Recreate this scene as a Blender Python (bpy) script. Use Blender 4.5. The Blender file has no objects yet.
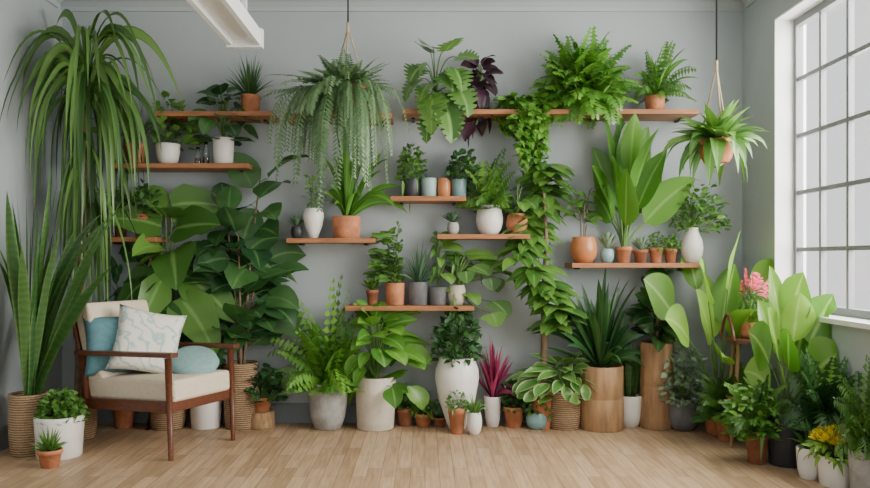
import bpy, bmesh, math, random
from math import sin, cos, pi, radians, sqrt
from mathutils import Vector, Matrix
random.seed(7)
F=780.0; CX=425.0; CY=260.0; CH=1.25
WALL=6.0; XL=-2.79; XR=2.44; ZC=3.25
def WX(px,d): return (px-CX)*d/F
def WZ(py,d): return CH-(py-CY)*d/F
U=random.uniform
# ------------------------------------------------------------ materials
MATS={}
def nodes(name):
    m=bpy.data.materials.new(name); m.use_nodes=True
    nt=m.node_tree; b=nt.nodes['Principled BSDF']; MATS[name]=m
    return m,nt,b
def simple(name,col,rough=.6,var=.12,scale=12,bump=.0,metal=0,spec=.4,stretch=(1,1,1),bscale=None):
    m,nt,b=nodes(name)
    N=nt.nodes.new; L=nt.links.new
    tc=N('ShaderNodeTexCoord'); mp=N('ShaderNodeMapping'); mp.inputs['Scale'].default_value=stretch
    L(tc.outputs['Object'],mp.inputs['Vector'])
    no=N('ShaderNodeTexNoise'); no.inputs['Scale'].default_value=scale; no.inputs['Detail'].default_value=5
    L(mp.outputs[0],no.inputs['Vector'])
    cr=N('ShaderNodeValToRGB')
    cr.color_ramp.elements[0].position=.3; cr.color_ramp.elements[1].position=.7
    cr.color_ramp.elements[0].color=tuple(c*(1-var) for c in col)+(1,)
    cr.color_ramp.elements[1].color=tuple(min(1,c*(1+var)) for c in col)+(1,)
    L(no.outputs['Fac'],cr.inputs[0]); L(cr.outputs[0],b.inputs['Base Color'])
    b.inputs['Roughness'].default_value=rough; b.inputs['Metallic'].default_value=metal
    b.inputs['Specular IOR Level'].default_value=spec
    if bump:
        n2=N('ShaderNodeTexNoise'); n2.inputs['Scale'].default_value=bscale or scale*6; n2.inputs['Detail'].default_value=4
        L(mp.outputs[0],n2.inputs['Vector'])
        bp=N('ShaderNodeBump'); bp.inputs['Strength'].default_value=bump; bp.inputs['Distance'].default_value=.01
        L(n2.outputs['Fac'],bp.inputs['Height']); L(bp.outputs[0],b.inputs['Normal'])
    return m
simple('wall_paint',(.395,.44,.455),.9,.06,1.1,.12,bscale=60)
simple('white_paint',(.80,.81,.80),.45,.02,3)
simple('frame_paint',(.20,.215,.225),.5,.02,3)
simple('trim_paint',(.41,.45,.465),.6,.02,3)
simple('base_paint',(.20,.23,.24),.6,.03,3)
simple('terracotta',(.47,.185,.088),.85,.28,13,.35)
simple('terracotta_dark',(.30,.12,.06),.85,.28,13,.35)
simple('copper_glaze',(.50,.19,.07),.25,.2,6)
simple('ceramic_white',(.77,.75,.70),.35,.06,6)
simple('ceramic_cream',(.60,.54,.44),.6,.13,10,.25)
simple('concrete',(.36,.35,.325),.9,.22,14,.4)
simple('concrete_dark',(.14,.14,.145),.8,.25,14,.3)
simple('teal_glaze',(.20,.34,.34),.3,.18,8)
simple('mint_glaze',(.30,.43,.40),.35,.14,8)
simple('black_pot',(.035,.038,.042),.5,.2,8)
simple('soil',(.035,.022,.014),1,.5,40,.6)
simple('shelf_wood',(.33,.14,.058),.5,.3,5,.15,stretch=(1,12,12))
simple('walnut',(.115,.038,.018),.38,.35,6,.08,stretch=(3,14,14))
simple('oak',(.37,.22,.11),.65,.32,5,.2,stretch=(5,5,.8))
simple('stump_wood',(.38,.23,.115),.8,.35,6,.4,stretch=(8,8,2))
simple('bark',(.20,.135,.085),.9,.35,18,.5)
simple('linen_cream',(.66,.56,.43),.95,.06,40,.25,bscale=300)
simple('teal_fabric',(.10,.225,.26),.95,.12,30,.3,bscale=250)
simple('aqua_fabric',(.22,.36,.36),.95,.1,30,.3,bscale=250)
simple('rope',(.42,.33,.22),.95,.2,40,.3)
simple('black_metal',(.03,.03,.03),.4,.1,8,metal=.8)
def woven(name,c1,c2,sc=28):
    m,nt,b=nodes(name); N=nt.nodes.new; L=nt.links.new
    tc=N('ShaderNodeTexCoord'); w=N('ShaderNodeTexWave'); w.bands_direction='Z'; w.inputs['Scale'].default_value=sc
    w.inputs['Distortion'].default_value=1.5; w.inputs['Detail'].default_value=2; w.inputs['Detail Scale'].default_value=6
    L(tc.outputs['Object'],w.inputs['Vector'])
    mx=N('ShaderNodeMix'); mx.data_type='RGBA'; mx.inputs['A'].default_value=c1+(1,); mx.inputs['B'].default_value=c2+(1,)
    L(w.outputs['Fac'],mx.inputs['Factor']); L(mx.outputs['Result'],b.inputs['Base Color'])
    bp=N('ShaderNodeBump'); bp.inputs['Strength'].default_value=.8; bp.inputs['Distance'].default_value=.01
    L(w.outputs['Fac'],bp.inputs['Height']); L(bp.outputs[0],b.inputs['Normal']); b.inputs['Roughness'].default_value=.85
woven('wicker',(.24,.14,.07),(.52,.36,.21),20)
def floor_mat():
    m,nt,b=nodes('oak_floor'); N=nt.nodes.new; L=nt.links.new
    tc=N('ShaderNodeTexCoord'); mp=N('ShaderNodeMapping'); mp.inputs['Rotation'].default_value=(0,0,radians(90))
    L(tc.outputs['Object'],mp.inputs['Vector'])
    br=N('ShaderNodeTexBrick'); br.offset=.37; br.inputs['Scale'].default_value=1
    br.inputs['Brick Width'].default_value=.50; br.inputs['Row Height'].default_value=.085
    br.inputs['Mortar Size'].default_value=.002; br.inputs['Mortar Smooth'].default_value=.3; br.inputs['Bias'].default_value=0
    br.inputs['Color1'].default_value=(.57,.40,.255,1); br.inputs['Color2'].default_value=(.41,.27,.16,1); br.inputs['Mortar'].default_value=(.21,.135,.075,1)
    L(mp.outputs[0],br.inputs['Vector'])
    mp2=N('ShaderNodeMapping'); mp2.inputs['Scale'].default_value=(16,1.2,1); L(tc.outputs['Object'],mp2.inputs['Vector'])
    no=N('ShaderNodeTexNoise'); no.inputs['Scale'].default_value=3; no.inputs['Detail'].default_value=7; L(mp2.outputs[0],no.inputs['Vector'])
    cr=N('ShaderNodeValToRGB'); cr.color_ramp.elements[0].position=.32; cr.color_ramp.elements[1].position=.66
    cr.color_ramp.elements[0].color=(.72,.69,.64,1); cr.color_ramp.elements[1].color=(1.0,1.0,1.0,1); L(no.outputs['Fac'],cr.inputs[0])
    mx=N('ShaderNodeMix'); mx.data_type='RGBA'; mx.blend_type='MULTIPLY'; mx.inputs['Factor'].default_value=1
    L(br.outputs['Color'],mx.inputs['A']); L(cr.outputs[0],mx.inputs['B']); L(mx.outputs['Result'],b.inputs['Base Color'])
    b.inputs['Roughness'].default_value=.45; b.inputs['Specular IOR Level'].default_value=.35
floor_mat()
def pillow_mat():
    m,nt,b=nodes('pattern_fabric'); N=nt.nodes.new; L=nt.links.new
    tc=N('ShaderNodeTexCoord'); no=N('ShaderNodeTexWave'); no.inputs['Scale'].default_value=4.5; no.inputs['Distortion'].default_value=13
    no.bands_direction='DIAGONAL'
    no.inputs['Detail'].default_value=3; no.inputs['Detail Scale'].default_value=1.6
    L(tc.outputs['Object'],no.inputs['Vector'])
    cr=N('ShaderNodeValToRGB'); e=cr.color_ramp.elements; e[0].position=.0; e[0].color=(.38,.52,.50,1); e[1].position=.30; e[1].color=(.76,.73,.65,1)
    L(no.outputs['Fac'],cr.inputs[0]); L(cr.outputs[0],b.inputs['Base Color']); b.inputs['Roughness'].default_value=.95
pillow_mat()
def glass_mat():
    m,nt,b=nodes('window_glass'); N=nt.nodes.new; L=nt.links.new
    t=N('ShaderNodeBsdfTransparent'); g=N('ShaderNodeBsdfGlossy'); g.inputs['Roughness'].default_value=.05
    mx=N('ShaderNodeMixShader'); mx.inputs[0].default_value=.05
    L(t.outputs[0],mx.inputs[1]); L(g.outputs[0],mx.inputs[2]); L(mx.outputs[0],nt.nodes['Material Output'].inputs['Surface'])
glass_mat()
def leafmat(name,c1,c2,rib=None,edge=None,rough=.34,band=False,trans=.18):
    m,nt,b=nodes(name); N=nt.nodes.new; L=nt.links.new
    at=N('ShaderNodeAttribute'); at.attribute_name='lf'; sp=N('ShaderNodeSeparateColor'); L(at.outputs['Color'],sp.inputs[0])
    mx=N('ShaderNodeMix'); mx.data_type='RGBA'; mx.inputs['A'].default_value=c1+(1,); mx.inputs['B'].default_value=c2+(1,)
    L(sp.outputs[0],mx.inputs['Factor']); out=mx.outputs['Result']
    def rng(src,a,bb,col,out,rev=False):
        mr=N('ShaderNodeMapRange'); mr.inputs['From Min'].default_value=a; mr.inputs['From Max'].default_value=bb
        L(src,mr.inputs['Value'])
        k=N('ShaderNodeMix'); k.data_type='RGBA'; L(mr.outputs[0],k.inputs['Factor']); L(out,k.inputs['A']); k.inputs['B'].default_value=col+(1,)
        return k.outputs['Result']
    if rib: out=rng(sp.outputs[2],.14,.02,rib,out)
    if edge: out=rng(sp.outputs[2],.62,.9,edge,out)
    if band:
        w=N('ShaderNodeTexWave'); w.bands_direction='Z'; w.inputs['Scale'].default_value=7; w.inputs['Distortion'].default_value=9
        w.inputs['Detail'].default_value=3
        tc=N('ShaderNodeTexCoord'); L(tc.outputs['Object'],w.inputs['Vector'])
        k=N('ShaderNodeMix'); k.data_type='RGBA'; k.blend_type='MULTIPLY'; k.inputs['B'].default_value=(.75,.78,.78,1)
        L(w.outputs['Fac'],k.inputs['Factor']); L(out,k.inputs['A']); out=k.outputs['Result']
    L(out,b.inputs['Base Color']); b.inputs['Roughness'].default_value=rough; b.inputs['Specular IOR Level'].default_value=.5
    tr=N('ShaderNodeBsdfTranslucent'); g=N('ShaderNodeMix'); g.data_type='RGBA'; g.blend_type='MULTIPLY'; g.inputs['Factor'].default_value=1
    g.inputs['B'].default_value=(1.3,1.5,.7,1); L(out,g.inputs['A']); L(g.outputs['Result'],tr.inputs['Color'])
    ms=N('ShaderNodeMixShader'); ms.inputs[0].default_value=trans
    L(b.outputs[0],ms.inputs[1]); L(tr.outputs[0],ms.inputs[2]); L(ms.outputs[0],nt.nodes['Material Output'].inputs['Surface'])
leafmat('leaf_mid',(.040,.125,.022),(.13,.28,.045),rib=(.18,.34,.09))
leafmat('leaf_dark',(.014,.058,.020),(.055,.150,.038),rib=(.09,.20,.06))
leafmat('leaf_light',(.09,.25,.028),(.23,.42,.062),rib=(.34,.52,.15))
leafmat('leaf_fresh',(.06,.20,.022),(.16,.36,.045),rib=(.22,.42,.10))
leafmat('leaf_silver',(.13,.22,.13),(.28,.38,.25))
leafmat('leaf_grey',(.070,.15,.065),(.17,.28,.13))
leafmat('leaf_blue',(.05,.13,.07),(.12,.24,.13),rib=(.2,.3,.18))
leafmat('leaf_purple',(.022,.010,.018),(.07,.025,.05))
leafmat('leaf_magenta',(.16,.015,.06),(.42,.05,.14))
leafmat('leaf_edge',(.05,.16,.03),(.14,.30,.06),edge=(.34,.48,.20))
leafmat('leaf_snake',(.026,.088,.022),(.085,.19,.045),edge=(.10,.20,.05),band=True)
leafmat('leaf_weep',(.030,.090,.020),(.14,.27,.06),edge=(.07,.17,.035))
leafmat('stem_green',(.08,.17,.04),(.14,.26,.07),trans=.05)
leafmat('petal_pink',(.62,.05,.14),(.74,.20,.26),trans=.15)
leafmat('petal_yellow',(.60,.50,.03),(.80,.65,.06),trans=.2)
# ------------------------------------------------------------ mesh accumulator
class M:
    def __init__(s): s.v=[]; s.f=[]; s.mi=[]; s.c=[]; s.ml=[]; s.sm=[]
    def mat(s,n):
        if n not in s.ml: s.ml.append(n)
        return s.ml.index(n)
    def add(s,p,c=(.5,.5,.5)): s.v.append((p[0],p[1],p[2])); s.c.append((c[0],c[1],c[2],1)); return len(s.v)-1
    def face(s,idx,mi,sm=True): s.f.append(idx); s.mi.append(mi); s.sm.append(sm)
    def build(s,name,loc=(0,0,0),rot=None,parent=None):
        me=bpy.data.meshes.new(name); me.from_pydata(s.v,[],s.f)
        for n in s.ml: me.materials.append(MATS[n])
        me.polygons.foreach_set('material_index',s.mi); me.polygons.foreach_set('use_smooth',s.sm)
        a=me.color_attributes.new('lf','FLOAT_COLOR','POINT')
        a.data.foreach_set('color',[x for c in s.c for x in c])
        me.update(); o=bpy.data.objects.new(name,me); bpy.context.scene.collection.objects.link(o)
        o.location=loc
        if rot: o.rotation_euler=rot
        if parent: o.parent=parent
        return o
def tube(m,pts,r0,r1,mat,k=5,cap=True):
    mi=m.mat(mat); rr=random.random(); rings=[]
    n=len(pts)
    for i,p in enumerate(pts):
        a=Vector(pts[max(0,i-1)]); b=Vector(pts[min(n-1,i+1)]); t=(b-a)
        t=t.normalized() if t.length>1e-9 else Vector((0,0,1))
        x=t.cross(Vector((0,0,1)))
        if x.length<.05: x=t.cross(Vector((1,0,0)))
        x.normalize(); y=t.cross(x); r=r0+(r1-r0)*i/(n-1)
        rings.append([m.add(Vector(p)+x*cos(2*pi*j/k)*r+y*sin(2*pi*j/k)*r,(rr,i/n,.5)) for j in range(k)])
    for i in range(n-1):
        for j in range(k):
            m.face((rings[i][j],rings[i][(j+1)%k],rings[i+1][(j+1)%k],rings[i+1][j]),mi)
    if cap: m.face(tuple(rings[0]),mi); m.face(tuple(rings[-1][::-1]),mi)
def bez(a,b,c,n=6):
    a,b,c=Vector(a),Vector(b),Vector(c)
    return [a*(1-t)**2+b*2*t*(1-t)+c*t*t for t in [i/n for i in range(n+1)]]
PROF={
 'strap':lambda t:(.5+.5*min(1,t*3))*(1-t**2.6),
 'sword':lambda t:(.65+.35*sin(min(1,t*1.6)*pi/2))*(1-max(0,(t-.55)/.45)**1.9),
 'ovate':lambda t:(sin(pi*t**.72)**.85 if 0<t<1 else 0),
 'lance':lambda t:sin(pi*t**.85)**1.1 if 0<t<1 else 0,
 'heart':lambda t:min(1,.45+2.4*t)*(1-t)**.62*1.12,
 'round':lambda t:sqrt(max(0,1-(2*t-1)**2)),
}
def blade(m,p,az,el,L,W,prof='lance',droop=.6,fold=.2,roll=0,n=6,mat='leaf_mid',cross=3,wave=0,cut=0,pw=1.0,emin=-1.5,face=.6):
    # leaves turn their upper side a little towards the open, lit side of the room
    mi=m.mat(mat); f=PROF[prof]; r=random.random(); ph=U(0,6)
    roll+=face*cos(az)
    pos=Vector(p); rows=[]; ca,sa=cos(az),sin(az)
    offs=(-1,0,1) if cross==3 else (-1,-.5,0,.5,1)
    cr,sr=cos(roll),sin(roll)
    for i in range(n+1):
        t=i/n; e=max(emin,el-droop*t**pw)
        ce,se=cos(e),sin(e)
        side=Vector((-sa,ca,0)); nor=Vector((-se*ca,-se*sa,ce))
        sv=side*cr+nor*sr; nv=nor*cr-side*sr
        w=max(.0006,W*.5*max(0,f(t))); row=[]
        for s in offs:
            ss=s
            if cut and abs(s)==1 and i%3==2 and 0<i<n: ss=s*cut
            a=abs(ss)
            row.append(m.add(pos+sv*(ss*w)+nv*(w*(fold*a*(1 if cross==3 else a) + wave*sin(t*11+ph+s)*a)),(r,t,abs(s))))
        rows.append(row); pos=pos+Vector((ce*ca,ce*sa,se))*(L/n)
    for i in range(n):
        for j in range(len(offs)-1):
            m.face((rows[i][j],rows[i][j+1],rows[i+1][j+1],rows[i+1][j]),mi)
GA=2.39996
def k_strap(m,H,R,D,mat,n=26,w=.035,el=(35,88),dr=(.6,2.0),prof='strap',pw=1.2,lr=(.7,1.15),seg=8,fold=.25,**k):
    for i in range(n):
        az=i*GA+U(-.3,.3); q=(i+.5)/n
        e=radians(el[1]+(el[0]-el[1])*q+U(-6,6)); 
        L=max(H,R)*U(*lr)
        blade(m,(cos(az)*.02,sin(az)*.02,0),az,e,L,w*U(.8,1.15),prof,U(*dr)*(.4+.6*q),fold,U(-.4,.4),seg,mat,pw=pw)
def k_weep(m,H,R,D,mat,n=110,w=.03,**k):
    for i in range(n):
        az=i*GA+U(-.3,.3); q=i/n
        if i%5<3:   # arching crown leaves
            e=radians(U(25,80)); L=H*U(.6,1.2)+D*U(.12,.5)
            blade(m,(cos(az)*.03,sin(az)*.03,U(-.12,.05)),az,e,L,w*U(.8,1.25),'strap',radians(U(130,172)),.3,U(-.7,.7),15,mat,pw=U(.5,.9),wave=.1)
        else:       # old leaves hanging along the trunk
            z0=-D*U(0,.45); e=radians(U(30,85)); L=D*U(.35,.62)+.1
            if -z0+L*.9>D: L=(D+z0)/.9
            blade(m,(cos(az)*.03,sin(az)*.03,z0),az,e,L,w*U(.7,1.1),'strap',radians(U(160,175)),.3,U(-.9,.9),14,mat,pw=U(.15,.32),wave=.15)
def k_snake(m,H,R,D,mat,n=10,w=.08,el=(74,89),bend=(-.05,.45),**k):
    for i in range(n):
        az=i*GA; q=i/n
        r0=.012+.05*sqrt(q)*min(1,R/.15)
        blade(m,(cos(az)*r0,sin(az)*r0,0),az,radians(U(*el)),H*(1-.55*q*U(.4,1)),w*U(.75,1.15),'sword',U(*bend),.25,U(-.8,.8),10,mat,wave=.12)
def k_broad(m,H,R,D,mat,n=14,ll=.25,lw=.13,prof='ovate',bel=(-30,40),dr=(.5,1.2),cut=0,rmin=.15,wave=.06,zlo=.25,fold=.22,down=.3,**k):
    for i in range(n):
        az=i*GA+U(-.3,.3); q=(i+.5)/n
        rr=max(.02,R-ll*.6)*(rmin+(1-rmin)*q)*U(.8,1.1)
        z=(H-ll*.15)*(1-(1-zlo)*q*U(.75,1.1)); 
        if D>0 and U(0,1)<down: z=-D*U(.0,.6)
        ex,ey=cos(az)*rr,sin(az)*rr
        pts=bez((0,0,0),(ex*.25,ey*.25,z*.75),(ex,ey,z),6)
        tube(m,pts,.006,.0035,'stem_green',4,False)
        e=radians(bel[1]+(bel[0]-bel[1])*q+U(-12,12))
        blade(m,pts[-1],az+U(-.4,.4),e,ll*U(.8,1.15),lw*U(.85,1.15),prof,U(*dr),fold,U(-.5,.5),15 if cut else 8,mat,cross=5,wave=wave,cut=cut,face=.8)
def k_monstera(m,H,R,D,mat,n=12,ll=.27,lw=.25,**k):
    """split-leaf: petioles arch outwards over the pot rim, blades hang facing the room"""
    for i in range(n):
        t=(i*.618)%1; z=-D*.45+(H*.97+D*.45)*t; az=-pi/2+(1 if i%2 else -1)*U(.1,1.15)
        r=R*U(.35,.75); x,y=cos(az)*r,sin(az)*r*1.1-.04
        tube(m,bez((0,0,0),(x*.3,y*.3,max(z,0)+.08),(x,y,z),7),.007,.004,'stem_green',5,False)
        blade(m,(x,y,z),az+U(-.25,.25),radians(U(-15,30) if z>H*.6 else U(-60,-20)),ll*U(.8,1.1),lw*U(.85,1.1),'heart',U(.3,.8),.12,U(-.3,.3),18,mat,cross=5,wave=.03,cut=.55,face=.5)
def k_paddle(m,H,R,D,mat,n=12,ll=.6,lw=.25,prof='ovate',el=(25,86),dr=(.2,1.),stalk=.45,fold=.2,wave=.05,**k):
    """banana / bird of paradise: stout stalks fanning from the base, each carrying one very large blade"""
    S=max(H,R)
    for i in range(n):
        az=i*GA+U(-.3,.3); q=(i+.5)/n; e=radians(el[1]+(el[0]-el[1])*q+U(-5,5))
        Ls=S*stalk*U(.55,1.15)*(1-.2*q); x,y,z=cos(az)*cos(e)*Ls,sin(az)*cos(e)*Ls,sin(e)*Ls
        pts=bez((cos(az)*.02,sin(az)*.02,0),(x*.35,y*.35,z*.6),(x,y,z),6)
        tube(m,pts,.013,.007,'stem_green',6,False)
        blade(m,pts[-1],az+U(-.2,.2),e-radians(k.get('kink',0)),ll*U(.8,1.12),lw*U(.85,1.15),prof,U(*dr)*(.5+.6*q),fold,U(-.25,.25),12,mat,cross=5,wave=wave,face=1.25,pw=1.2)
def k_tall(m,H,R,D,mat,n=30,ll=.25,lw=.15,prof='ovate',stems=3,bel=(-20,50),dr=(.4,1.1),**k):
    tops=[]
    for s in range(stems):
        a=s*2.1+.5; tx,ty=cos(a)*R*.35,sin(a)*R*.25
        hh=max(.05,H*(1-.14*s)-ll*.3)
        pts=bez((cos(a)*.02,sin(a)*.02,0),(tx*.3,ty*.3,hh*.5),(tx,ty,hh),8); tube(m,pts,.012 if H>.5 else .005,.005 if H>.5 else .003,'bark' if k.get('woody',1) else 'stem_green',6,False); tops.append(pts)
    for i in range(n):
        pts=tops[i%stems]; q=((i//stems)+.5)/(n/stems); q=k.get('q0',.15)+(1-k.get('q0',.15))*q
        j=min(7.999,q*8); a=pts[int(j)].lerp(pts[int(j)+1],j-int(j))
        az=i*GA+U(-.4,.4); pl=(R-ll*.7)*U(.2,.9)*(1-.5*q); pl=max(.03 if H>.5 else .008,pl)
        b=a+Vector((cos(az)*pl,sin(az)*pl,pl*.5)); tube(m,bez(a,a.lerp(b,.5)+Vector((0,0,pl*.1)),b,3),.004,.003,'stem_green',4,False)
        blade(m,b,az,radians(U(*bel)+(30 if q>.9 else 0)),ll*U(.75,1.15),lw*U(.85,1.15),prof,U(*dr),.2,U(-.5,.5),8,mat,cross=5,wave=.09,face=.8)
def k_bush(m,H,R,D,mat,n=160,ll=.06,lw=.03,prof='lance',bel=(-30,60),inner=.35,**k):
    lo=-D/max(H,.01) if D>0 else .05
    for i in range(n):
        az=U(0,2*pi); z=U(max(-1,lo),1); s=sqrt(max(0,1-z*z)) if z>0 else 1
        u=inner+(1-inner)*sqrt(U(0,1))
        p=Vector((cos(az)*s*R*u,sin(az)*s*R*u,z*H*u+ (0 if z<0 else H*.02)))
        if i%5==0:
            tube(m,bez((0,0,0),(p.x*.3,p.y*.3,max(p.z,0)*.8+.02),p,4),.003,.0015,'stem_green',3,False)
        blade(m,p,az+U(-.9,.9),radians(U(*bel)),ll*U(.7,1.2),lw*U(.8,1.2),prof,U(.1,.9),.2,U(-.6,.6),4,mat)
def frond(m,p,az,el,L,droop,pl,pwid,mat,n=16,pw=1.0,ang=.5,taper='fern'):
    mi=m.mat(mat); pos=Vector(p); ca,sa=cos(az),sin(az); side0=Vector((-sa,ca,0)); pts=[]; rb=random.random(); ro=.5*ca
    for i in range(n+1):
        t=i/n; e=max(-1.5,el-droop*t**pw); T=Vector((cos(e)*ca,cos(e)*sa,sin(e))); n0=Vector((-sin(e)*ca,-sin(e)*sa,cos(e)))
        side=side0*cos(ro)+n0*sin(ro); nv=n0*cos(ro)-side0*sin(ro)
        pts.append(pos.copy())
        if i>1:
            ln=pl*(sin(pi*min(1,.12+.88*t))**.6 if t<1 else .3) if taper=='fern' else pl*(.6+.4*sin(pi*t))
            for sg in (-1,1):
                r=min(1,max(0,rb+U(-.2,.2)))
                d=(side*sg*cos(ang)+T*sin(ang)-nv*.2+Vector((U(-.12,.12),U(-.12,.12),U(-.12,.12)))).normalized()
                wd=T*pwid*.5
                b=pos; mid=pos+d*ln*.45; tip=pos+d*ln-Vector((0,0,ln*.15))
                a0=m.add(b,(r,0,0.3)); a1=m.add(mid+wd,(r,.5,.6)); a2=m.add(tip,(r,1,.3)); a3=m.add(mid-wd,(r,.5,.6))
                m.face((a0,a1,a2,a3),mi)
        pos=pos+T*(L/n)
    tube(m,pts,.0028,.001,'stem_green',3,False)
def k_fern(m,H,R,D,mat,n=34,pl=.045,pw_=.014,el=(5,85),dr=(.9,2.2),seg=18,taper='fern',ang=.35,lr=(.6,1.15),**k):
    for i in range(n):
        az=i*GA+U(-.3,.3); q=(i+.5)/n; e=radians(el[1]+(el[0]-el[1])*q+U(-8,8))
        frond(m,(cos(az)*.02,sin(az)*.02,0),az,e,max(H,R)*U(*lr)*(1.0),U(*dr)*(.5+.5*q),pl*U(.8,1.1),pw_,mat,seg,1.1,ang=ang,taper=taper)
def k_trail(m,H,R,D,mat,n=36,ll=.03,lw=.018,top=120,spread=.9,front=True,**k):
    if top: k_bush(m,H,R*.85,0,mat,top,ll*1.2,lw*1.2,'ovate')
    for i in range(n):
        az=U(-pi,0) if (front and U(0,1)<.8) else U(0,2*pi)
        r=R*U(.35,spread); dd=D*U(.25,1)**1.3*(1-.25*(r/R)); x,y=cos(az)*r,sin(az)*r
        pts=bez((0,0,0),(x*1.0,y*1.0,H*U(.3,.9)),(x,y,-dd*.3),6)+[Vector((x+U(-.01,.01),y,-dd*(.3+.7*j/8))) for j in range(1,9)]
        tube(m,pts,.0022,.001,'stem_green',3,False)
        for j in range(1,len(pts)):
            for c in range(3):
                p=pts[j-1].lerp(pts[j],c/3)
                blade(m,p,U(0,2*pi),radians(U(-60,20)),ll*U(.7,1.2),lw,'ovate',.6,.2,U(-.5,.5),3,mat)
def k_fronddrape(m,H,R,D,mat,n=50,pl=.03,pw_=.009,**k):
    for i in range(n):
        az=U(-pi,0) if U(0,1)<.65 else U(0,2*pi); e=radians(U(5,80)); 
        frond(m,(cos(az)*.05,sin(az)*.05,0),az,e,(R*U(.4,1)+D*U(.1,.8)**1.6),radians(U(130,175)),pl,pw_,mat,30,.6,ang=.5,taper='p')
def k_umbrella(m,H,R,D,mat,n=30,ll=.13,lw=.045,lf=8,**k):
    for i in range(n):
        az=i*GA; z=-D*.8+(H+D*.8)*((i*.618)%1); s=sqrt(max(.05,1-((z-(H-D)/2)/((H+D)/2+.001))**2))
        if z>0: s*=.6+.4*(1-z/H)
        r=max(.05,R-ll*.7)*s*U(.5,1.1); p=Vector((cos(az)*r,sin(az)*r,z))
        tube(m,bez((0,0,max(-D*.6,min(z*.8,H*.8))),(p.x*.4,p.y*.4,z+.02),p,4),.005,.003,'stem_green',4,False)
        for j in range(lf):
            a=az+(j-(lf-1)/2)*(2*pi/lf)
            blade(m,p,a,radians(U(-30,5)),ll*U(.8,1.1),lw,'lance',U(.3,.9),.15,U(-.2,.2),6,mat,face=.4)
    tube(m,[(0,0,-.02),(.02,0,H*.4),(0,0,H*.85)],.018,.006,'bark',7,False)
def k_rosette(m,H,R,D,mat,n=28,**k):
    for i in range(n):
        q=i/n; az=i*GA
        blade(m,(0,0,0.005),az,radians(80-70*q),max(R,H)*(.5+.5*q),max(R,H)*.32,'ovate',-.3,.35,0,4,mat,face=0)
def k_flower(m,H,R,D,mat,n=120,petal='petal_pink',heads=14,hs=.035,hh=.10,**k):
    k_bush(m,H*.75,R,D,mat,n,.10,.03)
    for i in range(heads):
        az=i*GA; rr=R*sqrt((i+.5)/heads)*.9; z=H*(.95-.35*(rr/R)**2)*U(.75,1)
        tube(m,bez((0,0,0),(cos(az)*rr*.3,sin(az)*rr*.3,z*.6),(cos(az)*rr,sin(az)*rr,z),5),.004,.002,'stem_green',4,False)
        for j in range(26):
            t=j/26; a2=j*GA; w=hs*.25*(1-t*.6)
            blade(m,(cos(az)*rr+cos(a2)*w,sin(az)*rr+sin(a2)*w,z+t*hh-hh*.4),a2,radians(20+50*t),hs*(1-.5*t),hs*.45,'ovate',.3,.3,0,3,petal)
KIND=dict(strap=k_strap,weep=k_weep,snake=k_snake,broad=k_broad,monstera=k_monstera,paddle=k_paddle,tall=k_tall,bush=k_bush,fern=k_fern,trail=k_trail,
 drape=k_fronddrape,umbrella=k_umbrella,rosette=k_rosette,flower=k_flower)
# ------------------------------------------------------------ pots
POT={
 'terra':[(.66,0),(.70,.01),(.90,.76),(1,.77),(1,.99),(.97,1),(.90,1),(.88,.88)],
 'cyl':[(.86,0),(.90,.02),(1,.97),(.98,1),(.90,1),(.89,.88)],
 'drum':[(.97,0),(1,.01),(1,.48),(.985,.49),(.985,.50),(1,.51),(1,.99),(.98,1),(.90,1),(.89,.88)],
 'round':[(.55,0),(.62,.01),(.86,.18),(.99,.42),(1,.58),(.93,.80),(.82,.95),(.80,1),(.74,1),(.74,.9)],
 'egg':[(.34,0),(.40,.01),(.58,.18),(.84,.42),(1,.70),(.97,.84),(.82,.97),(.78,1),(.72,1),(.72,.9)],
 'vase':[(.55,0),(.62,.01),(.9,.22),(1,.42),(.88,.66),(.58,.86),(.52,.96),(.58,1),(.50,1),(.48,.9)],
 'bowl':[(.62,0),(.68,.01),(.86,.25),(.96,.6),(1,.97),(.98,1),(.91,1),(.89,.86)],
 'basket':[(.84,0),(.90,.02),(.99,.35),(1,.6),(.96,.9),(1,.95),(.98,1),(.90,1),(.88,.85)],
 'stump':[(.96,0),(1,.02),(.95,.3),(.97,.6),(.95,.96),(.92,1),(.5,1.0),(.1,1.0)],
}
def pot(m,x,y,z,r,h,style,mat):
    mi=m.mat(mat); k=28; rings=[]
    for (a,b) in POT[style]:
        rings.append([m.add((x+cos(2*pi*j/k)*a*r,y+sin(2*pi*j/k)*a*r,z+b*h)) for j in range(k)])
    m.face(tuple(rings[0][::-1]),mi,False)
    for i in range(len(rings)-1):
        for j in range(k): m.face((rings[i][j],rings[i][(j+1)%k],rings[i+1][(j+1)%k],rings[i+1][j]),mi)
    if style!='stump':
        a,b=POT[style][-1]; si=m.mat('soil')
        rr=[m.add((x+cos(2*pi*j/k)*a*r,y+sin(2*pi*j/k)*a*r,z+b*h)) for j in range(k)]; m.face(tuple(rr),si,False)
    else: m.face(tuple(rings[-1]),mi,False)
def bx(m,x0,x1,y0,y1,z0,z1,mat):
    mi=m.mat(mat); i=[m.add(p) for p in ((x0,y0,z0),(x1,y0,z0),(x1,y1,z0),(x0,y1,z0),(x0,y0,z1),(x1,y0,z1),(x1,y1,z1),(x0,y1,z1))]
    for f in ((0,3,2,1),(4,5,6,7),(0,1,5,4),(1,2,6,5),(2,3,7,6),(3,0,4,7)): m.face(tuple(i[a] for a in f),mi,False)
SH={}
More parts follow.
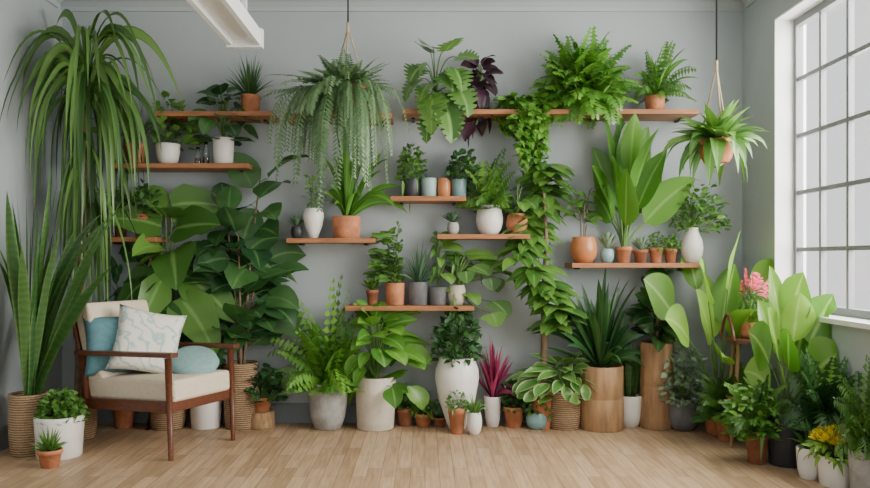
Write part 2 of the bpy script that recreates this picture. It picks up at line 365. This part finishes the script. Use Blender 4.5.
def fit(m,s0,c,bb,d,q=.994,sfm=1.2):
    """grow/shrink foliage about its crown to the spread measured on the photo, staying inside the room"""
    cx,cy,cz=c; vs=m.v[s0:]
    if not vs: return
    def pc(l,q): l=sorted(l); return l[min(len(l)-1,int(q*len(l)))]
    my=max(v[1] for v in vs); cpx=CX+cx*F/cy; cpy=CY+(CH-cz)*F/cy
    sr=sl=st=sb=1.0; sf=min(1.0,sfm)
    for it in range(4):
        sback=min(sf,(WALL-.03-cy)/my) if my>1e-4 else sf
        PX=[];PY=[]
        for x,y,z in vs[::2]:
            Y=cy+y*(sback if y>0 else sf); k=F/max(1,Y)
            PX.append(CX+(cx+x*(sr if x>0 else sl))*k); PY.append(CY+(CH-(cz+z*(st if z>0 else sb)))*k)
        a1,a0,b1,b0=pc(PX,q),pc(PX,1-q),pc(PY,q),pc(PY,1-q)
        if a1-cpx>1: sr*=max(.2,min(4,(bb[1]-cpx)/(a1-cpx))) if bb[1]>cpx+1 else .5
        if cpx-a0>1: sl*=max(.2,min(4,(cpx-bb[0])/(cpx-a0))) if bb[0]<cpx-1 else .5
        if cpy-b0>1: st*=max(.2,min(4,(cpy-bb[2])/(cpy-b0)))
        if b1-cpy>1: sb*=max(.1,min(4,(max(bb[3],cpy+4)-cpy)/(b1-cpy)))
        sf=min((sr+sl)/2,sfm)
    sback=min(sf,(WALL-.03-cy)/my) if my>1e-4 else sf
    for i in range(s0,len(m.v)):
        x,y,z=m.v[i]
        X=cx+x*(sr if x>0 else sl); Y=cy+y*(sback if y>0 else sf); Z=cz+z*(st if z>0 else sb)
        xr=XR+.10 if (Z>.95 and Y<5.38) else XR-.012
        m.v[i]=(min(xr,max(XL+.012,X)),min(WALL-.012,Y),max(.006,Z))
CNT=0
def plant(name,kind,pt,box,mat='leaf_mid',shelf=None,d=None,base=0.0,crown=None,trunk=.02,hang=False,stump=None,extra=(),sfm=1.2,**o):
    """pt: (x0,x1,ytop,ybot,style,material) measured pot, box: foliage spread"""
    global CNT; CNT+=1; random.seed(100+CNT)
    x0,x1,yt,yb,style,pm=pt; m=M()
    if shelf: d=d or 5.84; base=SH[shelf]+.001
    elif d is None:
        yy=yb; df=CH*F/(yy-CY); r=(x1-x0)/2*df/F; d=min(df+r,WALL-.04-r)
        if stump: d=min(d,WALL-.04-(stump[1]-stump[0])/2*df/F)
    r=(x1-x0)/2*d/F; X=WX((x0+x1)/2,d)
    if hang: base=WZ(yb,d)
    if shelf or hang: h=(yb-yt)*d/F
    else:
        if stump:
            h0=WZ(stump[2],d); pot(m,X,d,0,(stump[1]-stump[0])/2*d/F,h0,'stump','stump_wood'); base=h0+.001
        h=WZ(yt,d)-base
    if shelf: d2=min(d,WALL-.03-r)
    else: d2=d
    pot(m,X,d2,base,r,h,style,pm)
    cz=base+h*.9; cxx=X
    if crown:
        cX,cZ=WX(crown[0],d2),WZ(crown[1],d2)
        tube(m,bez((X,d2,cz-.02),((X*1.0+.03),d2,(cz+cZ)/2),(cX,d2,cZ),8),trunk,trunk*.75,'bark',9)
        cxx,cz=cX,cZ
    if hang:
        top=base+h; ap=top+hang
        for a in range(3):
            an=a*2.094+.5
            tube(m,[(X,d2,ap),(X+cos(an)*r*.95,d2+sin(an)*r*.95,top-.01),(X+cos(an)*r*.7,d2+sin(an)*r*.7,base+.01),(X,d2,base-.03)],.006,.006,'rope',5)
        tube(m,[(X,d2,ap),(X,d2,ZC-.002)],.006,.006,'black_metal',6)
        tube(m,[(X,d2,ap-.03),(X,d2,ap+.04)],.011,.011,'rope',8)
    if box:
        for (kd,bb,mt,oo) in [(kind,box,mat,o)]+list(extra):
            bx0,bx1,bz1,bz0=WX(bb[0],d2),WX(bb[1],d2),WZ(bb[2],d2),WZ(bb[3],d2)
            H=bz1-cz; R=(bx1-bx0)/2; D=max(0,cz-bz0) if bz0<cz else 0
            s0=len(m.v); KIND[kd](m,H,R,D,mt,**oo); 
            fit(m,s0,(cxx,d2,cz),bb,d2,sfm=sfm)
    return m.build(name)
# ------------------------------------------------------------ room
def boxobj(name,x0,x1,y0,y1,z0,z1,mat,bev=0):
    m=M(); bx(m,x0,x1,y0,y1,z0,z1,mat); o=m.build(name)
    if bev:
        b=o.modifiers.new('bevel','BEVEL'); b.width=bev; b.segments=2
    return o
YF=-1.2
boxobj('floor',XL-.15,XR+.22,YF,WALL+.15,-.1,0,'oak_floor')
boxobj('wall_back',XL-.15,XR+.22,WALL,WALL+.15,0,ZC,'wall_paint')
boxobj('wall_left',XL-.15,XL,YF,WALL,0,ZC,'wall_paint')
boxobj('ceiling',XL-.15,XR+.22,YF,WALL+.15,ZC,ZC+.1,'white_paint')
W0,W1,WB,WT=.9,5.44,.88,2.93
m=M()
bx(m,XR,XR+.22,W1,WALL,0,ZC,'wall_paint'); bx(m,XR,XR+.22,YF,W0,0,ZC,'wall_paint')
bx(m,XR,XR+.22,W0,W1,0,WB,'wall_paint'); bx(m,XR,XR+.22,W0,W1,WT,ZC,'wall_paint'); m.build('wall_right')
m=M() # window frame + muntins
XW=XR+.15
bx(m,XR-.004,XR+.21,W1-.012,W1,WB,WT,'white_paint'); bx(m,XR-.004,XR+.21,W0,W1-.012,WT-.012,WT,'white_paint')
bx(m,XR-.05,XR+.21,W0,W1-.012,WB-.005,WB+.025,'white_paint')
def fr(y0,y1,z0,z1,t=.03,mt='frame_paint'): bx(m,XW-t/2,XW+t/2,y0,y1,z0,z1,mt)
fr(W0,W1-.012,WB+.025,WB+.075,.05); fr(W0,W1-.012,WT-.062,WT-.012,.05); fr(W1-.05,W1-.012,WB+.075,WT-.062,.05); fr(W0,W0+.05,WB+.075,WT-.062,.05)
yy=W1-.03; i=0
while yy-.33>W0+.1:
    yy-=.33; i+=1; t=.028 if i%3 else .05
    fr(yy-t/2,yy+t/2,WB+.075,WT-.062,.035 if i%3 else .05)
for j in range(1,5):
    z=WB+.05+(WT-WB-.09)*j/5; fr(W0+.05,W1-.05,z-.014,z+.014,.03)
bx(m,XW-.002,XW+.002,W0+.03,W1-.04,WB+.05,WT-.04,'window_glass'); m.build('window_1')
# trims
def prism(name,prof,axis,a,b,mat):
    m=M(); mi=m.mat(mat); R0=[];R1=[]
    for (u,z) in prof:
        if axis=='x': R0.append(m.add((a,u,z))); R1.append(m.add((b,u,z)))
        else: R0.append(m.add((u,a,z))); R1.append(m.add((u,b,z)))
    n=len(prof)
    for i in range(n): m.face((R0[i],R0[(i+1)%n],R1[(i+1)%n],R1[i]),mi,False)
    m.face(tuple(R0),mi,False); m.face(tuple(R1[::-1]),mi,False); return m.build(name)
cr=[(0,0),(.015,0),(.02,.03),(.05,.06),(.085,.075),(.09,.09),(0,.09)]
prism('trim_1',[(WALL-u,ZC-.09+z) for u,z in cr],'x',XL,XR,'trim_paint')
prism('trim_2',[(XL+u,ZC-.09+z) for u,z in cr],'y',YF,WALL-.09,'trim_paint')
prism('trim_3',[(XR-u,ZC-.09+z) for u,z in cr],'y',YF,WALL-.09,'trim_paint')
bb=[(0,0),(.018,0),(.018,.13),(.01,.15),(0,.15)]
prism('baseboard_back',[(WALL-u,z) for u,z in bb],'x',XL,XR,'base_paint')
prism('baseboard_left',[(XL+u,z) for u,z in bb],'y',YF,WALL-.02,'base_paint')
prism('baseboard_right',[(XR-u,z) for u,z in bb],'y',YF,WALL-.02,'base_paint')
# suspended ceiling light rail
m=M()
bx(m,-1.25,-1.07,3.2,5.0,2.66,2.70,'white_paint'); bx(m,-1.26,-1.23,3.2,5.0,2.62,2.72,'white_paint'); bx(m,-1.08,-1.05,3.2,5.0,2.62,2.72,'white_paint')
bx(m,-1.27,-1.04,4.98,5.03,2.61,2.73,'white_paint')
for y in (3.6,4.9): bx(m,-1.15,-1.12,y-.015,y+.015,2.70,ZC,'white_paint')
m.build('ceiling_light_rail')
# shelves
def shelf(key,x0,x1,yt,name='wall_shelf'):
    z=WZ(yt,5.70); SH[key]=z
    m=M(); a,b=WX(x0,5.70),WX(x1,5.70); bx(m,a,b,5.70,WALL-.001,z-.036,z,'shelf_wood')
    n=max(2,int((b-a)/.6)+1)
    for i in range(n):
        x=a+.08+(b-a-.16)*i/(n-1); bx(m,x-.012,x+.012,WALL-.16,WALL-.001,z-.05,z-.035,'black_metal')
    o=m.build(name); bv=o.modifiers.new('bevel','BEVEL'); bv.width=.004; bv.segments=2
shelf('S1',154,272,111); shelf('S2',106,248,163); shelf('S3',284,392,113); shelf('S4',402,700,109)
shelf('S5',390,466,196); shelf('S6',286,375,238); shelf('S7',437,530,234); shelf('S8',345,474,306)
shelf('S9',572,704,263); shelf('S10',96,156,237)
T='terracotta'; Wc='ceramic_white'
# ---------------- shelf plants
plant('potted_grass','strap',(241,260,92,111,'cyl',T),(225,273,54,95),'leaf_dark',shelf='S1',n=70,w=.02,el=(20,88),dr=(.1,.7))
plant('potted_herb','strap',(124,147,141,163,'terra',T),(112,160,100,150),'leaf_mid',shelf='S2',n=34,w=.025)
plant('potted_pothos','bush',(156,180,142,163,'bowl',Wc),(148,202,93,148),'leaf_mid',shelf='S2',n=130,ll=.10,lw=.055,prof='ovate')
plant('potted_peperomia','broad',(213,234,136,163,'cyl',Wc),(188,258,85,144),'leaf_dark',shelf='S2',n=32,ll=.16,lw=.12,down=.1)
plant('potted_ivy','bush',(113,128,215,237,'terra','terracotta_dark'),(103,134,186,222),'leaf_mid',shelf='S10',n=110,ll=.06,lw=.04)
plant('potted_ivy','bush',(133,152,214,237,'terra',T),(126,162,182,220),'leaf_dark',shelf='S10',n=110,ll=.06,lw=.04)
plant('potted_monstera','monstera',(424,446,92,109,'cyl',T),(404,478,38,142),'leaf_mid',shelf='S4',n=17,ll=.24,lw=.30)
plant('potted_purple_croton','broad',(470,490,94,109,'cyl','black_pot'),(459,500,56,142),'leaf_purple',shelf='S4',n=32,ll=.17,lw=.10,bel=(-60,50))
plant('trailing_pothos','trail',(512,532,97,109,'bowl',T),(497,551,95,176),'leaf_fresh',shelf='S4',n=26,ll=.055,lw=.04,top=140)
plant('potted_boston_fern','fern',(568,594,88,109,'cyl',T),(538,631,42,122),'leaf_fresh',shelf='S4',n=140,pl=.11,pw_=.038,el=(-25,85),seg=16,
  extra=[('bush',(543,626,48,108),'leaf_mid',dict(n=240,ll=.09,lw=.04))])
plant('potted_bird_nest_fern','strap',(645,665,93,109,'cyl',T),(631,697,39,102),'leaf_fresh',shelf='S4',n=24,w=.06,el=(15,86),dr=(.8,1.9),prof='sword',
  extra=[('fern',(635,696,44,104),'leaf_mid',dict(n=16,pl=.09,pw_=.03,seg=13,el=(15,80)))])
plant('potted_myrtle','bush',(402,420,178,196,'cyl','black_pot'),(396,427,144,182),'leaf_mid',shelf='S5',n=220,ll=.05,lw=.032,prof='ovate')
plant('mint_ceramic_cup','bush',(421,437,177,196,'cyl','mint_glaze'),None,shelf='S5')
plant('terracotta_cup','bush',(437,451,177,196,'cyl','copper_glaze'),None,shelf='S5')
plant('potted_pilea','bush',(451,467,178,196,'cyl','teal_glaze'),(446,482,151,182),'leaf_dark',shelf='S5',n=130,ll=.06,lw=.045,prof='round')
plant('small_ceramic_jar','rosette',(291,303,226,238,'round','black_pot'),(289,305,215,228),'leaf_blue',shelf='S6')
plant('bud_vase_with_sprig','tall',(303,324,208,238,'egg',Wc),(300,330,166,212),'leaf_light',shelf='S6',n=24,ll=.06,lw=.022,stems=3,woody=0)
plant('potted_bromeliad','strap',(332,361,217,239,'cyl',T),(326,402,117,222),'leaf_fresh',shelf='S6',n=30,w=.09,el=(25,88),dr=(.3,1.6),prof='sword')
plant('potted_areca_palm','fern',(476,503,205,234,'round',Wc),(460,515,156,212),'leaf_mid',shelf='S7',n=36,pl=.12,pw_=.032,seg=12)
plant('potted_philodendron','broad',(506,528,213,234,'round',T),(502,546,172,218),'leaf_mid',shelf='S7',n=20,ll=.15,lw=.09)
plant('potted_succulent','rosette',(447,459,222,234,'round','concrete'),(443,463,211,224),'leaf_blue',shelf='S7')
plant('potted_jade_column','tall',(385,405,284,306,'cyl',T),(367,404,223,288),'leaf_mid',shelf='S8',n=190,ll=.06,lw=.035,stems=5,woody=0,q0=0)
plant('small_terracotta_pot','rosette',(366,379,291,306,'terra','terracotta_dark'),(362,383,278,293),'leaf_mid',shelf='S8')
plant('potted_dracaena','strap',(408,428,283,306,'cyl','concrete_dark'),(400,443,245,290),'leaf_blue',shelf='S8',n=50,w=.028,el=(15,85),dr=(.1,.8))
plant('potted_peace_lily','broad',(429,447,288,306,'cyl','concrete_dark'),(430,466,232,292),'leaf_mid',shelf='S8',n=26,ll=.13,lw=.065,down=.1)
plant('potted_syngonium','broad',(448,466,286,306,'round','ceramic_cream'),(450,516,252,326),'leaf_mid',shelf='S8',n=40,ll=.12,lw=.08,prof='heart',bel=(-70,20),down=.35,sfm=.7)
plant('copper_pot_with_ficus','tall',(570,597,237,263,'round','copper_glaze'),(564,604,186,240),'leaf_mid',shelf='S9',n=20,ll=.12,lw=.07,stems=3,q0=.4)
plant('potted_aloe','rosette',(600,614,249,263,'round','teal_glaze'),(597,619,231,253),'leaf_silver',shelf='S9')
plant('potted_bird_of_paradise','paddle',(615,632,247,263,'terra',T),(592,688,118,252),'leaf_fresh',shelf='S9',d=5.86,n=16,ll=.48,lw=.26,prof='ovate',el=(40,88),dr=(.0,.7),stalk=.48)
plant('potted_succulent','rosette',(633,648,250,263,'terra','terracotta_dark'),(630,651,236,252),'leaf_silver',shelf='S9')
plant('potted_succulent','bush',(649,663,248,263,'terra',T),(646,666,232,251),'leaf_mid',shelf='S9',n=70,ll=.035,lw=.025)
plant('potted_succulent','bush',(664,677,249,263,'terra',T),(661,681,234,251),'leaf_fresh',shelf='S9',n=70,ll=.035,lw=.025)
plant('white_vase_with_greenery','bush',(681,703,228,263,'vase',Wc),(671,728,180,232),'leaf_mid',shelf='S9',n=330,ll=.055,lw=.034,prof='ovate')
# glasses
m=M()
mm,nt,b=nodes('clear_glass'); b.inputs['Transmission Weight'].default_value=1; b.inputs['Roughness'].default_value=.02; b.inputs['Base Color'].default_value=(.93,.96,.95,1)
for k,(px,hh) in enumerate(((198,.13),(206,.17))):
    X=WX(px,5.82); z=SH['S2']+.001; mi=m.mat('clear_glass'); R=[]
    for a,b in ((.022,0),(.024,.01),(.024,hh*.6),(.012,hh*.8),(.014,hh),(.011,hh),(.009,hh*.8),(.021,hh*.6),(.021,.012),(.001,.012)):
        R.append([m.add((X+cos(2*pi*j/20)*a,5.82+sin(2*pi*j/20)*a,z+b)) for j in range(20)])
    m.face(tuple(R[0][::-1]),mi)
    for i in range(len(R)-1):
        for j in range(20): m.face((R[i][j],R[i][(j+1)%20],R[i+1][(j+1)%20],R[i+1][j]),mi)
m.build('glass_bottles')
# ---------------- hanging
plant('hanging_potted_asparagus_fern','drape',(326,370,88,113,'bowl',T),(276,392,76,186),'leaf_grey',d=5.48,hang=.42,n=90,pl=.045,pw_=.016,
  extra=[('fern',(276,391,58,118),'leaf_grey',dict(n=90,pl=.06,pw_=.02,el=(-5,80),seg=20,dr=(.8,1.9))),('bush',(300,374,64,98),'leaf_mid',dict(n=180,ll=.05,lw=.018))])
plant('hanging_potted_spider_plant','strap',(699,734,140,163,'bowl',T),(666,764,103,184),'leaf_mid',d=5.3,hang=.5,n=60,w=.085,el=(-5,85),dr=(1.1,2.3),prof='lance')
# ---------------- floor, left
plant('weeping_dracaena','weep',(60,96,405,432,'basket','wicker'),(15,158,20,312),'leaf_weep',d=5.48,crown=(86,88),trunk=.03,n=170,w=.055)
plant('tall_snake_plant','snake',(10,46,393,458,'basket','wicker'),(4,112,190,400),'leaf_snake',n=34,w=.10,el=(60,89),bend=(-.1,1.0))
plant('potted_boxwood','bush',(36,83,415,462,'cyl',Wc),(36,87,390,422),'leaf_mid',n=380,ll=.055,lw=.038,prof='ovate')
plant('potted_haworthia','strap',(38,62,449,470,'terra',T),(31,66,427,455),'leaf_mid',n=40,w=.024,el=(15,85),dr=(.1,.5))
plant('potted_elephant_ear','broad',(150,186,395,430,'basket','wicker'),(112,248,192,366),'leaf_mid',n=22,ll=.52,lw=.36,prof='heart',bel=(-65,25),dr=(.2,.8),zlo=.35,sfm=.6)
plant('fiddle_leaf_fig','tall',(224,258,362,430,'basket','wicker'),(188,304,158,360),'leaf_dark',n=72,ll=.34,lw=.23,stems=4,sfm=.7)
plant('potted_rubber_plant','tall',(112,136,402,430,'terra',T),(96,200,250,385),'leaf_dark',n=54,ll=.27,lw=.15,stems=3,sfm=.6)
plant('potted_begonia','bush',(249,273,396,412,'terra',T),(242,287,364,402),'leaf_dark',stump=(247,275,411,432),n=140,ll=.09,lw=.06,prof='ovate')
plant('white_ceramic_pot','bush',(190,222,392,428,'cyl',Wc),(180,232,330,395),'leaf_dark',n=160,ll=.12,lw=.06,prof='ovate',sfm=.6)
# ---------------- floor, middle
plant('potted_leather_fern','fern',(308,348,382,426,'bowl','concrete'),(275,373,293,390),'leaf_fresh',n=74,pl=.14,pw_=.055,seg=12,el=(-5,85))
plant('potted_dumb_cane','broad',(355,396,376,427,'cyl','ceramic_cream'),(345,427,303,406),'leaf_fresh',n=56,ll=.20,lw=.115,bel=(-50,70))
plant('terracotta_pot','bush',(396,414,407,427,'terra','terracotta_dark'),(392,418,383,410),'leaf_mid',n=100,ll=.055,lw=.038)
plant('terracotta_pot','bush',(414,433,413,428,'terra',T),(411,438,392,416),'leaf_fresh',n=80,ll=.045,lw=.025)
plant('terracotta_pot','rosette',(433,447,417,428,'terra','terracotta_dark'),(429,451,403,419),'leaf_blue')
plant('white_egg_planter','bush',(435,479,357,424,'egg',Wc),(431,482,306,362),'leaf_dark',d=5.78,n=340,ll=.075,lw=.045,prof='ovate')
plant('terracotta_pot','bush',(448,466,407,429,'terra',T),(445,470,390,410),'leaf_mid',n=90,ll=.045,lw=.025,d=5.63)
plant('white_ceramic_pot','strap',(467,482,412,430,'round',Wc),(460,488,392,414),'leaf_mid',d=5.60,n=34,w=.016)
plant('potted_cordyline','strap',(484,501,396,428,'bowl',Wc),(473,515,335,400),'leaf_magenta',n=32,w=.065,el=(30,88),dr=(.2,1.),prof='lance')
plant('potted_basil','bush',(503,525,406,429,'terra',T),(499,529,378,410),'leaf_dark',n=180,ll=.055,lw=.038,prof='ovate')
plant('teal_ceramic_pot','bush',(526,548,412,431,'round','teal_glaze'),(523,553,388,414),'leaf_mid',n=90,ll=.055,lw=.026)
plant('umbrella_tree','umbrella',(530,554,385,424,'terra',T),(500,582,164,332),'leaf_mid',d=5.80,crown=(543,300),trunk=.03,n=25,ll=.20,lw=.08,lf=8)
plant('potted_calathea','broad',(547,581,390,431,'basket','wicker'),(513,599,354,402),'leaf_edge',n=80,ll=.17,lw=.065,prof='lance',bel=(-50,50))
plant('potted_cast_iron_plant','strap',(580,623,365,424,'drum','oak'),(546,643,278,368),'leaf_dark',n=60,w=.085,el=(20,88),dr=(.3,1.5),prof='sword')
plant('small_snake_plant','snake',(617,642,395,427,'bowl',Wc),(615,642,339,400),'leaf_snake',n=14,w=.06,bend=(-.05,.2))
plant('tall_planter_with_dieffenbachia','tall',(640,673,342,424,'drum','oak'),(626,685,268,352),'leaf_dark',n=46,ll=.19,lw=.11,stems=4)
plant('potted_dusty_miller','bush',(668,699,398,433,'round','concrete_dark'),(653,715,348,404),'leaf_silver',n=320,ll=.075,lw=.034)
# ---------------- floor, right
plant('potted_banana_plant','paddle',(703,735,407,437,'terra',T),(648,797,236,375),'leaf_light',n=17,ll=.46,lw=.33,prof='ovate',el=(30,84),dr=(.2,.8),stalk=.72,kink=8)
plant('potted_sword_fern','fern',(715,740,412,443,'terra',T),(694,772,368,425),'leaf_mid',n=50,pl=.08,pw_=.034)
plant('potted_maidenhair_fern','bush',(745,769,430,466,'terra','terracotta_dark'),(724,783,384,430),'leaf_fresh',n=300,ll=.06,lw=.03,extra=[('fern',(722,786,382,432),'leaf_mid',dict(n=26,pl=.07,pw_=.03))])
plant('potted_rubber_fig','paddle',(768,806,412,469,'cyl','black_pot'),(748,868,272,410),'leaf_light',n=17,ll=.40,lw=.33,prof='ovate',el=(24,84),dr=(.1,.7),stalk=.62,kink=8)
plant('potted_dark_palm','fern',(812,842,420,462,'cyl','concrete_dark'),(784,866,358,432),'leaf_dark',n=56,pl=.15,pw_=.034,seg=14,el=(15,80),d=4.5)
plant('white_ceramic_pot','strap',(797,821,447,482,'bowl',Wc),(789,828,424,452),'leaf_mid',n=34,w=.02)
plant('potted_yellow_flowers','flower',(819,852,455,490,'cyl',Wc),(811,858,424,460),'leaf_light',n=90,petal='petal_yellow',heads=40,hs=.05,hh=.04)
plant('potted_parlor_palm','fern',(850,884,450,500,'cyl','concrete'),(836,890,358,446),'leaf_mid',n=46,pl=.15,pw_=.034,seg=14,d=4.16,el=(25,85))
# bentwood stool w/ flowers
d=5.3; X=WX(748,d)
m=M(); 
zs=WZ(338,d)
pot(m,X,d,zs-.03,.15,.03,'stump','walnut')
for a in range(4):
    an=a*pi/2+.6
    tube(m,bez((X+cos(an)*.11,d+sin(an)*.11,zs-.03),(X+cos(an)*.13,d+sin(an)*.13,zs*.5),(X+cos(an)*.19,d+sin(an)*.19,0.005),6),.014,.011,'oak',8)
tube(m,[(X+cos(t*2*pi/20)*.145,d+sin(t*2*pi/20)*.145,zs*.45) for t in range(21)],.009,.009,'oak',6,False)
tube(m,[(X-.14,d-.12+.24*t/10,zs-.01+.17*sin(pi*t/10)) for t in range(11)],.011,.011,'walnut',8)
m.build('bentwood_stool')
plant('potted_pink_flowers','flower',(740,758,322,338,'bowl',T),(738,790,270,326),'leaf_mid',d=5.3,base=zs+.001,n=130,heads=11,hs=.05,hh=.09)
# ------------------------------------------------------------ armchair
def rbox(name,sx,sy,sz,loc,mat,parent,rot=(0,0,0),bev=.03,puff=0):
    bm=bmesh.new(); bmesh.ops.create_cube(bm,size=1)
    bmesh.ops.subdivide_edges(bm,edges=bm.edges,cuts=5,use_grid_fill=True)
    for v in bm.verts:
        x,y,z=v.co*2
        if puff: 
            if abs(abs(z)-1)<.01: z*=1+puff*(1-x*x)*(1-y*y)
        v.co=Vector((x*sx/2,y*sy/2,z*sz/2))
    me=bpy.data.meshes.new(name); bm.to_mesh(me); bm.free(); me.materials.append(MATS[mat])
    for p in me.polygons: p.use_smooth=True
    o=bpy.data.objects.new(name,me); bpy.context.scene.collection.objects.link(o); o.location=loc; o.rotation_euler=rot; o.parent=parent
    b=o.modifiers.new('bevel','BEVEL'); b.width=bev; b.segments=3; b.limit_method='ANGLE'; b.angle_limit=radians(50)
    return o
ch=bpy.data.objects.new('armchair',None); bpy.context.scene.collection.objects.link(ch)
ch.location=(-1.81,5.30,0); ch.rotation_euler=(0,0,radians(-25))
HX,HY=.37,.30
for s,nm in ((-1,'near'),(1,'far')):
    y=s*HY
    m=M(); tube(m,[(HX+.02,y,0.0),(HX-.005,y,.635)],.016,.023,'walnut',10); m.build('leg_front_'+nm,parent=ch)
    m=M(); tube(m,[(-HX-.03,y,0.0),(-HX+.03,y,.30),(-HX+.0,y,.62)],.016,.023,'walnut',10); m.build('leg_rear_'+nm,parent=ch)
    rbox('armrest_'+nm,.84,.065,.03,(-.0,y,.645),'walnut',ch,(0,radians(-1.5),0),.01)
    rbox('side_rail_'+nm,.72,.028,.07,(0,y,.315),'walnut',ch,(0,radians(-2),0),.008)
    m=M(); tube(m,[(-HX+.04,y*.93,.30),(-HX-.13,y*.93,.90)],.018,.015,'walnut',10); m.build('back_post_'+nm,parent=ch)
rbox('front_rail',.03,.58,.07,(HX-.01,0,.325),'walnut',ch,bev=.008); rbox('rear_rail',.03,.58,.07,(-HX+.03,0,.30),'walnut',ch,bev=.008)
rbox('back_rail',.025,.56,.05,(-HX-.115,0,.85),'walnut',ch,(0,radians(-15),0),.008)
rbox('seat_cushion',.76,.55,.14,(.01,0,.41),'linen_cream',ch,(0,radians(-2),0),.035,.12)
rbox('back_cushion',.14,.57,.52,(-HX+.02,0,.70),'linen_cream',ch,(0,radians(-16),0),.04)
def pillow(name,w,h,t,loc,rot,mat,rnd=False):
    m=M(); mi=m.mat(mat); n=16; g={}
    for sd in (1,-1):
        for i in range(n+1):
            for j in range(n+1):
                u=-1+2*i/n; v=-1+2*j/n
                if rnd:
                    uu=u*sqrt(1-v*v/2); vv=v*sqrt(1-u*u/2); th=sqrt(max(0,1-min(1,uu*uu+vv*vv)))**.8
                else:
                    uu=u*(1-.10*(1-v*v)*abs(u)**3); vv=v*(1-.10*(1-u*u)*abs(v)**3); th=((1-u**4)*(1-v**4))**.55
                    th=max(0,th)
                wr=.06*sin(u*7+v*5)*th*.3
                if sd==-1 and (i in(0,n) or j in(0,n)): g[(sd,i,j)]=g[(1,i,j)]; continue
                g[(sd,i,j)]=m.add((uu*w/2,vv*h/2,sd*(th*t/2)*(1+wr)))
        for i in range(n):
            for j in range(n):
                q=(g[(sd,i,j)],g[(sd,i+1,j)],g[(sd,i+1,j+1)],g[(sd,i,j+1)]); m.face(q if sd==1 else q[::-1],mi)
    o=m.build(name); o.location=loc; o.rotation_euler=rot; return o
def cl(x,y,z): # chair local -> world
    a=radians(-25); return (ch.location.x+x*cos(a)-y*sin(a),ch.location.y+x*sin(a)+y*cos(a),z)
pillow('teal_throw_pillow',.42,.42,.14,cl(-.24,-.14,.68),(radians(76),radians(0),radians(32)),'teal_fabric')
pillow('patterned_throw_pillow',.45,.46,.15,cl(-.05,-.05,.70),(radians(68),radians(12),radians(22)),'pattern_fabric')
pillow('round_aqua_cushion',.34,.34,.14,cl(.20,.12,.555),(radians(25),radians(0),radians(20)),'aqua_fabric',True)
# ------------------------------------------------------------ light & camera
w=bpy.data.worlds.new('World'); bpy.context.scene.world=w; w.use_nodes=True
bg=w.node_tree.nodes['Background']; bg.inputs[0].default_value=(.97,.98,1,1); bg.inputs[1].default_value=1.3
def area(name,loc,rot,sx,sy,e,col):
    l=bpy.data.lights.new(name,'AREA'); l.shape='RECTANGLE'; l.size=sx; l.size_y=sy; l.energy=e; l.color=col
    o=bpy.data.objects.new(name,l); bpy.context.scene.collection.objects.link(o); o.location=loc; o.rotation_euler=rot; return o
area('window_daylight',(3.2,3.4,2.2),(0,radians(75),0),2.6,4.6,780,(1,.965,.89))
cam=bpy.data.cameras.new('camera'); co=bpy.data.objects.new('camera',cam); bpy.context.scene.collection.objects.link(co)
cam.sensor_width=36; cam.lens=36*F/870; cam.shift_x=10/870; cam.shift_y=16/870; cam.clip_start=.05
co.location=(0,0,CH); co.rotation_euler=(radians(90),0,0); bpy.context.scene.camera=co
